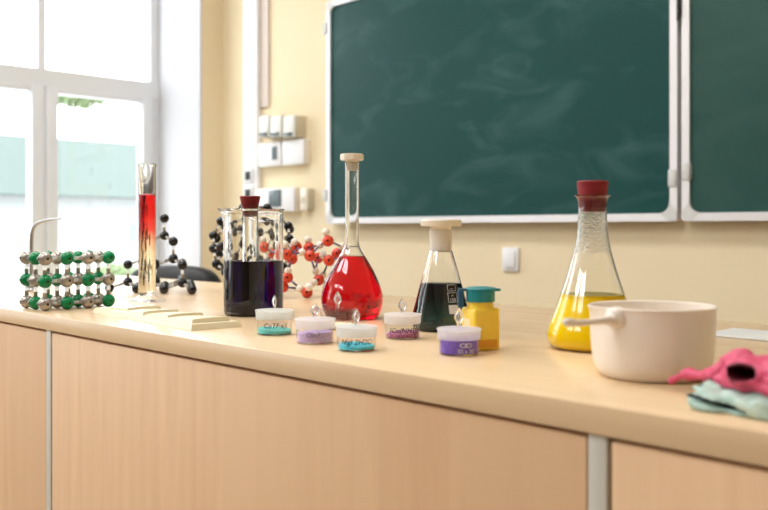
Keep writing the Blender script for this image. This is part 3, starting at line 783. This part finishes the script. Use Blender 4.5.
# --- pale sheet behind the dish
a = on_top(700, 331.5); c = on_top(790, 345)
tag(box_obj('paper_sheet', (a.x + .02, c.y + .012, CT + .0002), (a.x + .42, c.y + .11, CT + .0022), M['paper'], None, .0008), 'pale grey flat sheet lying on the worktop behind the casserole dish', 'sheet')

# ---------------------------------------------------------------- cream board with four tiles
A = on_top(92, 312.5); B = on_top(191, 331); C = on_top(240, 325.5)
ux = (B - A).normalized(); uy = (C - B); wy = uy.length; uy = (uy - ux * uy.dot(ux)).normalized(); Lx = (B - A).length
rzb = math.atan2(ux.y, ux.x)
def slab(name, Lx, wy, h, bev, m, bow=0):
    bm = bmesh.new(); box(bm, (0, 0, 0), (Lx, wy, h), 0)
    bmesh.ops.subdivide_edges(bm, edges=[e for e in bm.edges if abs((e.verts[0].co - e.verts[1].co).y) > .01], cuts=8, use_grid_fill=True)
    for v in bm.verts:
        k = (v.co.y / wy - .5) * 2
        if v.co.z > h * .5:
            v.co.z -= bow * k * k
            if abs(k) > .99: v.co.y -= bev * (1 if k > 0 else -1)
            if v.co.x > Lx - 1e-5: v.co.x -= bev
            if v.co.x < 1e-5: v.co.x += bev
    return finish(bm, name, m, None, angle=30)
bo = slab('cream_board', Lx, wy * .9, .0078, .0035, M['ivory']); bo.location = A + U * .0002; bo.rotation_euler = (0, 0, rzb)
tag(bo, 'long cream board lying along the front edge of the worktop, four tiles on it', 'board')
names = ['cream tile at the left end of the long cream board, by the measuring cylinder foot', 'cream tile second from the left on the long cream board', 'cream tile third from the left on the long cream board', 'cream tile at the right end of the long cream board, nearest the beaker']
tl = .0700
for k in range(4):
    o = slab('cream_tile', tl if k < 3 else .078, .058, .0062, .0015, M['ivory'], .0012)
    L_ = max(v.co.x for v in o.data.vertices)
    for v in o.data.vertices:                       # each tile is a shallow wedge, higher at its right end
        if v.co.z > .003: v.co.z -= .0034 * (1 - v.co.x / L_)
    o.location = A + ux * (Lx - .016 - .078 - (3 - k) * .0704) + uy * .010 + U * .0081
    o.rotation_euler = (0, 0, rzb + (.05, -.04, .03, 0)[k])
    tag(o, names[k], 'tile', 'cream tiles on the long board')

# ---------------------------------------------------------------- molecular models
def ball_mesh(name, r, mats, dirs):
    bm = bmesh.new(); bmesh.ops.create_uvsphere(bm, u_segments=24, v_segments=16, radius=r)
    for d in dirs:
        d = Vector(d).normalized(); q = bmesh.new()
        bmesh.ops.create_cone(q, cap_ends=True, segments=12, radius1=r * .2, radius2=r * .2, depth=r * .06)
        bmesh.ops.transform(q, matrix=Matrix.Translation(d * r * .985) @ d.to_track_quat('Z', 'Y').to_matrix().to_4x4(), verts=q.verts)
        merge(bm, q, 1)
    bm.normal_update()
    for f in bm.faces: f.smooth = f.material_index == 0
    me = bpy.data.meshes.new(name); bm.to_mesh(me); bm.free()
    for m_ in mats: me.materials.append(m_)
    return me
def rod_mesh(name, r, m):
    bm = bmesh.new(); bmesh.ops.create_cone(bm, cap_ends=True, segments=14, radius1=r, radius2=r, depth=1)
    for f in bm.faces: f.smooth = len(f.verts) == 4
    me = bpy.data.meshes.new(name); bm.to_mesh(me); bm.free(); me.materials.append(m); return me
def put(name, me, parent, loc, lab=None):
    o = bpy.data.objects.new(name, me); COL.objects.link(o); o.parent = parent; o.location = loc
    if lab: o['label'] = lab
    return o
def rod(name, me, parent, a, b, trim=0):
    a, b = Vector(a), Vector(b); d = b - a; L = d.length - 2 * trim
    o = put(name, me, parent, (a + b) / 2); o.rotation_mode = 'QUATERNION'; o.rotation_quaternion = d.to_track_quat('Z', 'Y'); o.scale = (1, 1, L)
    return o
six = [(1, 0, 0), (-1, 0, 0), (0, 1, 0), (0, -1, 0), (0, 0, 1), (0, 0, -1)]
# --- green and silver cubic lattice
rb = .0113; aL = .0373
pc = on_top(45, 311)
t = thing('crystal_lattice_model', Vector((pc.x, pc.y, CT)), 'box-shaped ball-and-rod lattice model of green and silver balls', 'molecular model')
gm = ball_mesh('green atom', rb, [M['green_ball'], M['hole']], six); sm = ball_mesh('silver atom', rb, [M['silver_ball'], M['hole']], six)
bmsh = rod_mesh('lattice bond', .0032, M['bond'])
at = {}
for i in range(3):
    for j in range(4):
        for k in range(3):
            q = Vector((-i * aL, j * aL, rb + k * aL)); at[i, j, k] = q
            gr = (i + j + k) % 2 == 1
            put('atom_ball', gm if gr else sm, t, q, 'green ball' if gr else 'silver ball')
for (i, j, k), q in at.items():
    for d in ((1, 0, 0), (0, 1, 0), (0, 0, 1)):
        e = (i + d[0], j + d[1], k + d[2])
        if e in at: rod('bond_rod', bmsh, t, q, at[e], rb * .85)
# --- black diamond-type cluster
rb = .0099; bl = .0370
tri = bl * math.sin(math.radians(70.53)); hz = bl / 3
tri *= 1.08; sp = tri * math.sqrt(3)
e1d = (R * math.cos(math.radians(-17)) + F * math.sin(math.radians(-17)))
e2d = Matrix.Rotation(math.radians(60), 3, 'Z') @ e1d
cen = at_d(164.3, 290, 1.935); cen.z = CT
t = thing('molecule_model', cen, 'pyramid-shaped model of black balls behind the measuring cylinder', 'molecular model')
km = ball_mesh('black atom', rb, [M['black'], M['hole']], [])
kb = rod_mesh('carbon bond', .0026, M['bond'])
pts = []
def layer(n_, z):              # triangle of n_ rows, centred
    base = [e1d * (sp * a) + e2d * (sp * b_) for b_ in range(n_) for a in range(n_ - b_)]
    c = sum(base, Vector()) / len(base)
    return [q - c + U * z for q in base]
z = rb; lay = []
for n_ in (4, 3, 2, 1):
    if n_ < 4:
        lay.append(layer(n_, z)); z_up = z + bl      # upper atoms of the bilayer sit over triangle centres
        z = z_up
    if n_ > 1:
        lay.append(layer(n_, z)); z += hz
    else: lay.append(layer(1, z))
allp = [q for L_ in lay for q in L_]
# keep distinct positions only
uniq = []
for q in allp:
    if all((q - w).length > bl * .3 for w in uniq): uniq.append(q)
for q in uniq: put('atom_ball', km, t, q)
for i in range(len(uniq)):
    for j in range(i):
        if abs((uniq[i] - uniq[j]).length - bl) < bl * .12: rod('bond_rod', kb, t, uniq[i], uniq[j], rb * .8)
# --- black cage of sixty balls
ph = (1 + 5 ** .5) / 2
base = []
for a, b_, c in ((0, 1, 3 * ph), (1, 2 + ph, 2 * ph), (ph, 2, 2 * ph + 1)):
    for sa_ in (1, -1):
        for sb in (1, -1):
            for sc_ in (1, -1):
                v = (a * sa_, b_ * sb, c * sc_)
                for w in (v, (v[1], v[2], v[0]), (v[2], v[0], v[1])):
                    if w not in base and tuple(-0.0 if x == 0 else x for x in w) not in base: base.append(w)
base = list({tuple(round(x, 5) + 0.0 for x in w): w for w in base}.values())
rc = .0885; sc0 = rc / Vector(base[0]).length
Rm = Matrix.Rotation(.5, 3, 'Z') @ Matrix.Rotation(.36, 3, 'X')
vv = [Rm @ Vector(w) * sc0 for w in base]
zmin = min(v.z for v in vv)
cen = at_d(253.5, 290, 1.955); cen.z = CT
t = thing('molecule_model', cen, 'round cage model of black balls behind the beaker', 'molecular model')
km2 = ball_mesh('cage atom', .0100, [M['black'], M['hole']], [])
vv = [v + U * (.0100 - zmin) for v in vv]
for v in vv: put('atom_ball', km2, t, v)
el = 2 * sc0
for i in range(60):
    for j in range(i):
        if abs((vv[i] - vv[j]).length - el) < el * .05: rod('bond_rod', kb, t, vv[i], vv[j], .007)
# --- red and white ice lattice
O_ = dict(o1=(287, 254.5, 1.74), o2=(292, 259, 1.80), o3=(296.5, 247, 1.84), o4=(310, 256, 1.76), o5=(309, 247.5, 1.82), o6=(318, 258, 1.82), o7=(328, 241, 1.76),
          o8=(329, 260.5, 1.76), o9=(337, 253.5, 1.82), o10=(287.5, 277.5, 1.76), o11=(283, 287, 1.76), o12=(318.5, 280, 1.78), o13=(307, 292.5, 1.75), o14=(266, 247, 1.80), o15=(276, 253, 1.84), o16=(268, 291, 1.803), o17=(328, 287.8, 1.90))
H_ = dict(hA=(326, 232, 1.76), hB=(320, 245, 1.79), hC=(342, 246.5, 1.80), hD=(308, 239.5, 1.82), hE=(302, 252.5, 1.76), hF=(285, 244.5, 1.74), hG=(294.5, 242, 1.83), hH=(288, 271, 1.76),
          hI=(315.5, 271, 1.78), hJ=(323, 275, 1.79), hK=(314, 282.5, 1.755), hL=(309, 287, 1.735), hM=(300, 288.5, 1.75), hN=(323, 255, 1.79), hO=(343, 257, 1.80), hQ=(265, 239.5, 1.80), hR=(271, 250, 1.81), hS=(276, 262, 1.82), hT=(273, 288, 1.80), hU=(325, 282, 1.84))
R_ = ['o7 hC', 'o4 hB', 'o1 hE', 'o2 hH', 'o4 hI', 'o6 hI', 'o8 hJ', 'o11 hM', 'o10 hM', 'o8 hO', 'o6 hN', 'o3 hE', 'o1 hR', 'o15 hR', 'o15 hS', 'o10 hS', 'o11 hT', 'o12 hU', 'o17 hU', 'o9 hC', 'o5 hB', 'o14 hR', 'o13 hL', 'o12 hK', 'o13 hK', 'o9 hO', 'o2 o3', 'o1 o2', 'o4 o5', 'o16 hT', 'o7 hB', 'o5 o6',
      'o7 hA', 'o5 hD', 'o1 hF', 'o3 hG', 'o10 hH', 'o12 hI', 'o12 hJ', 'o13 hM', 'o8 hN', 'o14 hQ', 'o4 hE', 'o10 o11']
base0 = at_d(307, 290, 1.78); base0.z = CT
t = thing('molecule_model', base0, 'open lattice model of orange red and ivory balls behind the red flask', 'molecular model')
om = ball_mesh('red atom', .0112, [M['red_ball'], M['hole']], [(-R * .0 - F + U * .1)]); hm = ball_mesh('ivory atom', .0076, [M['white_ball'], M['hole']], [])
vr = rod_mesh('violet bond', .0020, M['violet_rod'])
loc = {}
for k, v in {**O_, **H_}.items():
    q = at_d(*v) - base0
    if k[0] == 'o': q.z = max(q.z, .0112)
    loc[k] = q
    put('atom_ball', om if k[0] == 'o' else hm, t, q, 'orange red ball' if k[0] == 'o' else 'small ivory ball')
for r_ in R_:
    a, b_ = r_.split(); rod('bond_rod', vr, t, loc[a], loc[b_], .004)

# ---------------------------------------------------------------- gooseneck spout at the far end
p = at_d(31, 292, 1.95); p.z = CT
t = thing('gooseneck_spout', p, 'thin curved grey metal spout rising behind the green and silver lattice model', 'spout')
lathe_obj('base_collar', [(0, 0), (.012, 0), (.012, .004), (.007, .008), (.005, .02), (0, .02)], M['steel'], t, 24)
sS = 1.95 / 900
pts = [(0, .01), (0, .07), (.3 * sS, .115), (1.5 * sS, .131), (4 * sS, .142), (9 * sS, .150), (17 * sS, .154), (25 * sS, .1565), (32 * sS, .158)]
pts = curve_pts([tuple(R * a + U * b_) for a, b_ in pts], 4)
bm = bmesh.new(); tube(bm, pts, [.0042 - .0026 * max(0, (i / (len(pts) - 1) - .55) / .45) for i in range(len(pts))], 12)
finish(bm, 'neck_tube', M['steel'], t)

# ---------------------------------------------------------------- gloves
def wob(X, Y, Z, f, a, ph_=0):
    return a * (np.sin(f * X + 1.3 * np.sin(f * .7 * Y + ph_)) * np.sin(f * .9 * Y + ph_) + .6 * np.sin(f * 1.7 * Z + f * .8 * X + 2 * ph_))
def mint(X, Y, Z):
    z = Z - CT
    q = np.sqrt(((X + .223) / .116) ** 10 + ((Y - .683) / .053) ** 4 + (np.maximum(z, 0) / (.0178 + .0016 * np.sin(70 * X + 1.2))) ** 4 + 1e-9) ** .5
    d = (q - 1) * .014
    d = d + wob(X, Y, Z, 150, .0008, .4) + wob(X, Y, Z, 330, .0004, 2.)
    zc_ = .0098 - .0062 * np.clip((X + .331) / .04, -.3, 1)
    sl = np.maximum(np.maximum(np.abs(z - zc_) - .0024 * np.clip((-.275 - X) / .03, 0, 1), X + .276), Y - .668)
    return np.maximum(np.maximum(d, -sl), CT + .0006 - Z)
bm = surface_nets(mint, (-.345, .60, CT - .003), (-.10, .76, CT + .035), .0012)
bm.normal_update()
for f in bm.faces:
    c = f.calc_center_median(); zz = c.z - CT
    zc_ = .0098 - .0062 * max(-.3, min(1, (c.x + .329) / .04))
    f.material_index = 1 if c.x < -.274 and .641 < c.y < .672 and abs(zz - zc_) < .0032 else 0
o = finish(bm, 'rubber_glove', [M['mint'], M['dark_in']])
tag(o, 'pale mint green rubber glove lying flat under the pink one at the right edge', 'glove')
tip = at_d(673, 379.5, .755); k1 = at_d(689, 374, .735); k2 = at_d(716, 376, .705)
hc = at_d(741, 373.5, .655); pk = at_d(743, 357, .70); lf = at_d(727, 363, .705)
def pink(X, Y, Z):
    d = capsule(X, Y, Z, tip, k1, .0034, .0042)
    d = smin(d, capsule(X, Y, Z, k1, k2, .0042, .0062), .004)
    d = smin(d, ellip(X, Y, Z, (hc.x + .006, hc.y + .026, CT + .0275), (.026, .030, .0115)), .006)
    d = smin(d, capsule(X, Y, Z, lf, pk, .0055, .0075), .005)
    d = smin(d, ellip(X, Y, Z, (hc.x + .06, hc.y + .03, CT + .0290), (.062, .040, .0110)), .010)
    d = smin(d, capsule(X, Y, Z, (hc.x - .022, hc.y + .014, CT + .0215), (hc.x + .055, hc.y - .010, CT + .0165), .0045, .0075), .006)
    d = d + wob(X, Y, Z, 170, .0011, 1.1) + wob(X, Y, Z, 400, .0005, .3)
    hole = ellip(X, Y, Z, (hc.x, hc.y + .004, hc.z), (.0128, .026, .0058))
    d = np.maximum(d, -hole)
    d = np.maximum(d, .0004 - mint(X, Y, Z))
    return np.maximum(d, CT + .0006 - Z)
bm = surface_nets(pink, (-.40, .60, CT - .002), (-.10, .80, CT + .06), .0012)
bm.normal_update()
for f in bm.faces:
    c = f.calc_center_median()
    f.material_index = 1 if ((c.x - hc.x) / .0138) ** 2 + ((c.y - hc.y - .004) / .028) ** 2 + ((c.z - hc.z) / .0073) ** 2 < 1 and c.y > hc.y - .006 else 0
o = finish(bm, 'rubber_glove', [M['pink'], M['wine_in']])
tag(o, 'crumpled pink rubber glove with a dark opening, on top of the mint one', 'glove')

# ---------------------------------------------------------------- desk chair behind the bench
cl = at_d(124, 275, 3.28); cr_ = at_d(219, 275, 3.20)
mid = (cl + cr_) / 2; dirx = Vector((cr_.x - cl.x, cr_.y - cl.y, 0)); Wc = dirx.length; dirx.normalize()
t = thing('office_chair', Vector((mid.x, mid.y, 0)), 'black padded office chair behind the worktop, only its back showing', 'chair', rz=math.atan2(dirx.y, dirx.x))
ztop = at_y(190, 266, mid.y).z
def cushion(name, hx, hy, hz, loc, curve=0, top=0):
    bm = bmesh.new(); bmesh.ops.create_uvsphere(bm, u_segments=40, v_segments=20, radius=1)
    for v in bm.verts:
        c = v.co; sg = lambda x, e: math.copysign(abs(x) ** e, x)
        x, y, z = sg(c.x, .3) * hx, sg(c.y, .6) * hy, sg(c.z, .35) * hz
        y -= curve * (x / hx) ** 2
        z -= top * (x / hx) ** 2 * (z > 0)
        v.co = (x, y, z)
    o = finish(bm, name, M['chair'], t, angle=80); o.location = loc; return o
cushion('backrest', Wc / 2, .055, .24, (0, 0, ztop - .24), -.03, .02)
cushion('seat', .26, .25, .05, (0, .26, .47))
for sx in (-1, 1):
    bm = bmesh.new(); tube(bm, [(sx * .24, .30, .46), (sx * .31, .30, .50), (sx * .31, .30, .66)], .014); tube(bm, [(sx * .31, .10, .67), (sx * .31, .42, .67)], .022)
    finish(bm, 'armrest', M['black'], t)
bm = bmesh.new(); tube(bm, [(0, .26, .08), (0, .26, .44)], .028); finish(bm, 'post', M['steel'], t)
bm = bmesh.new(); tube(bm, [(0, .10, .43), (0, -.02, .45), (0, -.03, .62)], .02); finish(bm, 'back_bracket', M['black'], t)
for k in range(5):
    a = 2 * PI * k / 5 + .3
    bm = bmesh.new(); tube(bm, [(0, .26, .10), (.28 * math.cos(a), .26 + .28 * math.sin(a), .075)], [.025, .016]); lg = finish(bm, 'leg', M['black'], t)
    bm = bmesh.new(); tube(bm, [(.28 * math.cos(a) - .012, .26 + .28 * math.sin(a), .028), (.28 * math.cos(a) + .012, .26 + .28 * math.sin(a), .028)], .0275, 18); finish(bm, 'caster', M['black'], lg)

# ---------------------------------------------------------------- outside the windows
M['yard'] = plain('pale paving', (.62, .62, .60), .9)
M['facade'] = plain('white facade', (.36, .37, .37), .8)
M['green_roof'] = noisy('pale green metal roof', (.112, .138, .125), (.120, .148, .134), scale=(1, 8, 1), nscale=2, rough=.9, spec=.1)
M['far_glass'] = plain('far window glass', (.20, .23, .24), .4)
M['leaf'] = noisy('leaves', (.17, .24, .10), (.25, .31, .16), nscale=14, rough=.6)
M['bark'] = plain('bark', (.12, .08, .05), .9)
struct(box_obj('ground', (-60, -50, -.7), (XW - .52, 60, -.6), M['yard']))
bx0 = -16
t = thing('building', (bx0, 12, -.6), 'low white building with a pale green roof outside the window', 'building')
zz = lambda py, px=90: at_x(px, py, bx0).z + .6
eave, ridge = zz(193), zz(124)
box_obj('wall_block', (-6, -16, 0), (0, 16, eave), M['facade'], t)
bm = bmesh.new()
prs = [(.5, eave - .08), (-3.0, eave + (ridge - eave)), (-6.5, eave - .08)]
A_ = [bm.verts.new((x, -16.4, z)) for x, z in prs]; B_ = [bm.verts.new((x, 16.4, z)) for x, z in prs]
bm.faces.new(A_); bm.faces.new(B_[::-1])
for k in range(3): bm.faces.new((A_[k], B_[k], B_[(k + 1) % 3], A_[(k + 1) % 3]))
bmesh.ops.recalc_face_normals(bm, faces=bm.faces)
finish(bm, 'roof', M['green_roof'], t, smooth=False)
for py_, px_ in ((233, 134),):
    q = at_x(px_, py_, bx0)
    f = box_obj('window', (-.05, q.y - 12 - .18, q.z + .6 - .24), (.03, q.y - 12 + .18, q.z + .6 + .24), M['upvc'], t)
    box_obj('pane', (.02, q.y - 12 - .14, q.z + .6 - .2), (.035, q.y - 12 + .14, q.z + .6 + .2), M['far_glass'], f)
def tree(px, py, X, rx, label, h0, lean=0):
    q = at_x(px, py, X)
    t = thing('tree', (q.x, q.y, -.6), label, 'tree')
    h = q.z + .6
    bm = bmesh.new(); tube(bm, [(0, -lean, 0), (0, -lean, h * .9), (0, -lean * .8, h * .985), (0, 0, h)], [.14, .11, .08, .04]); finish(bm, 'trunk', M['bark'], t)
    bm = bmesh.new()
    for k in range(900):
        v = Vector((random.gauss(0, 1), random.gauss(0, 1), random.gauss(0, 1))).normalized() * random.uniform(.3, 1) ** .5
        c = Vector((v.x * rx, v.y * rx, h + v.z * rx * h0)); n_ = Vector((random.gauss(0, 1), random.gauss(0, 1), random.gauss(0, 1))).normalized()
        a = n_.orthogonal().normalized(); b_ = n_.cross(a); z_s = .16 * rx / 1.4
        bm.faces.new([bm.verts.new(c + a * x * z_s + b_ * y * z_s) for x, y in ((-1, 0), (0, -.5), (1, 0), (0, .5))])
    finish(bm, 'foliage', M['leaf'], t, smooth=False)
tree(78, 93, -25, .9, 'leafy green treetop behind the low white building', .5, 1.02)
tree(118, 283, -9.5, .36, 'low green shrub outside the window beside the chair back', .6)

# ---------------------------------------------------------------- lights: daylight sky and unseen ceiling panels added for fill light
w = bpy.data.worlds.new('overcast sky'); sc.world = w; w.use_nodes = True
bg = w.node_tree.nodes['Background']; bg.inputs[0].default_value = (.90, .96, 1, 1); bg.inputs[1].default_value = 5.4
FILL_POWER = 24
M['diffuser'] = None
for i, (x, y) in enumerate([(-2.9, 1.0), (-1.2, 1.0), (-2.9, -.9), (-1.2, -.9), (-2.9, -2.9), (-1.2, -2.9)]):  # panels out of view, added to brighten the room
    t = thing('ceiling_lamp', (x, y, ZC), 'flat white ceiling lamp panel overhead', 'lamp', 'ceiling lamps')
    box_obj('housing', (-.62, -.31, -.06), (.62, .31, -.001), M['lamp_body'], t, .004)
    la = bpy.data.lights.new('lamp_light', 'AREA'); la.shape = 'RECTANGLE'; la.size = 1.2; la.size_y = .6; la.energy = FILL_POWER * (1.0 if y > .5 else 1.1); la.color = (.98, .985, 1)
    lo_ = bpy.data.objects.new('lamp_light', la); COL.objects.link(lo_); lo_.parent = t; lo_.location = (0, 0, -.065)

# ---------------------------------------------------------------- camera and colour
cam = bpy.data.cameras.new('camera'); co = bpy.data.objects.new('camera', cam); COL.objects.link(co); sc.camera = co
cam.sensor_width = 36; cam.lens = 900 / 768 * 36
co.location = (0, 0, CT + EYE)
co.rotation_euler = (PI / 2, 0, math.atan2(-F.x, F.y))
cam.shift_y = (229 - 255) / 768
cam.clip_start = .02; cam.clip_end = 300
cam.dof.use_dof = True; cam.dof.focus_distance = 1.30; cam.dof.aperture_fstop = 6.0
vs_ = sc.view_settings; vs_.view_transform = 'Standard'; vs_.look = 'None'; vs_.gamma = 1; vs_.use_curve_mapping = False; vs_.exposure = .19
sc.cycles.max_bounces = 20; sc.cycles.transmission_bounces = 16; sc.cycles.glossy_bounces = 6; sc.cycles.diffuse_bounces = 6; sc.cycles.transparent_max_bounces = 16
sc.cycles.sample_clamp_indirect = 20
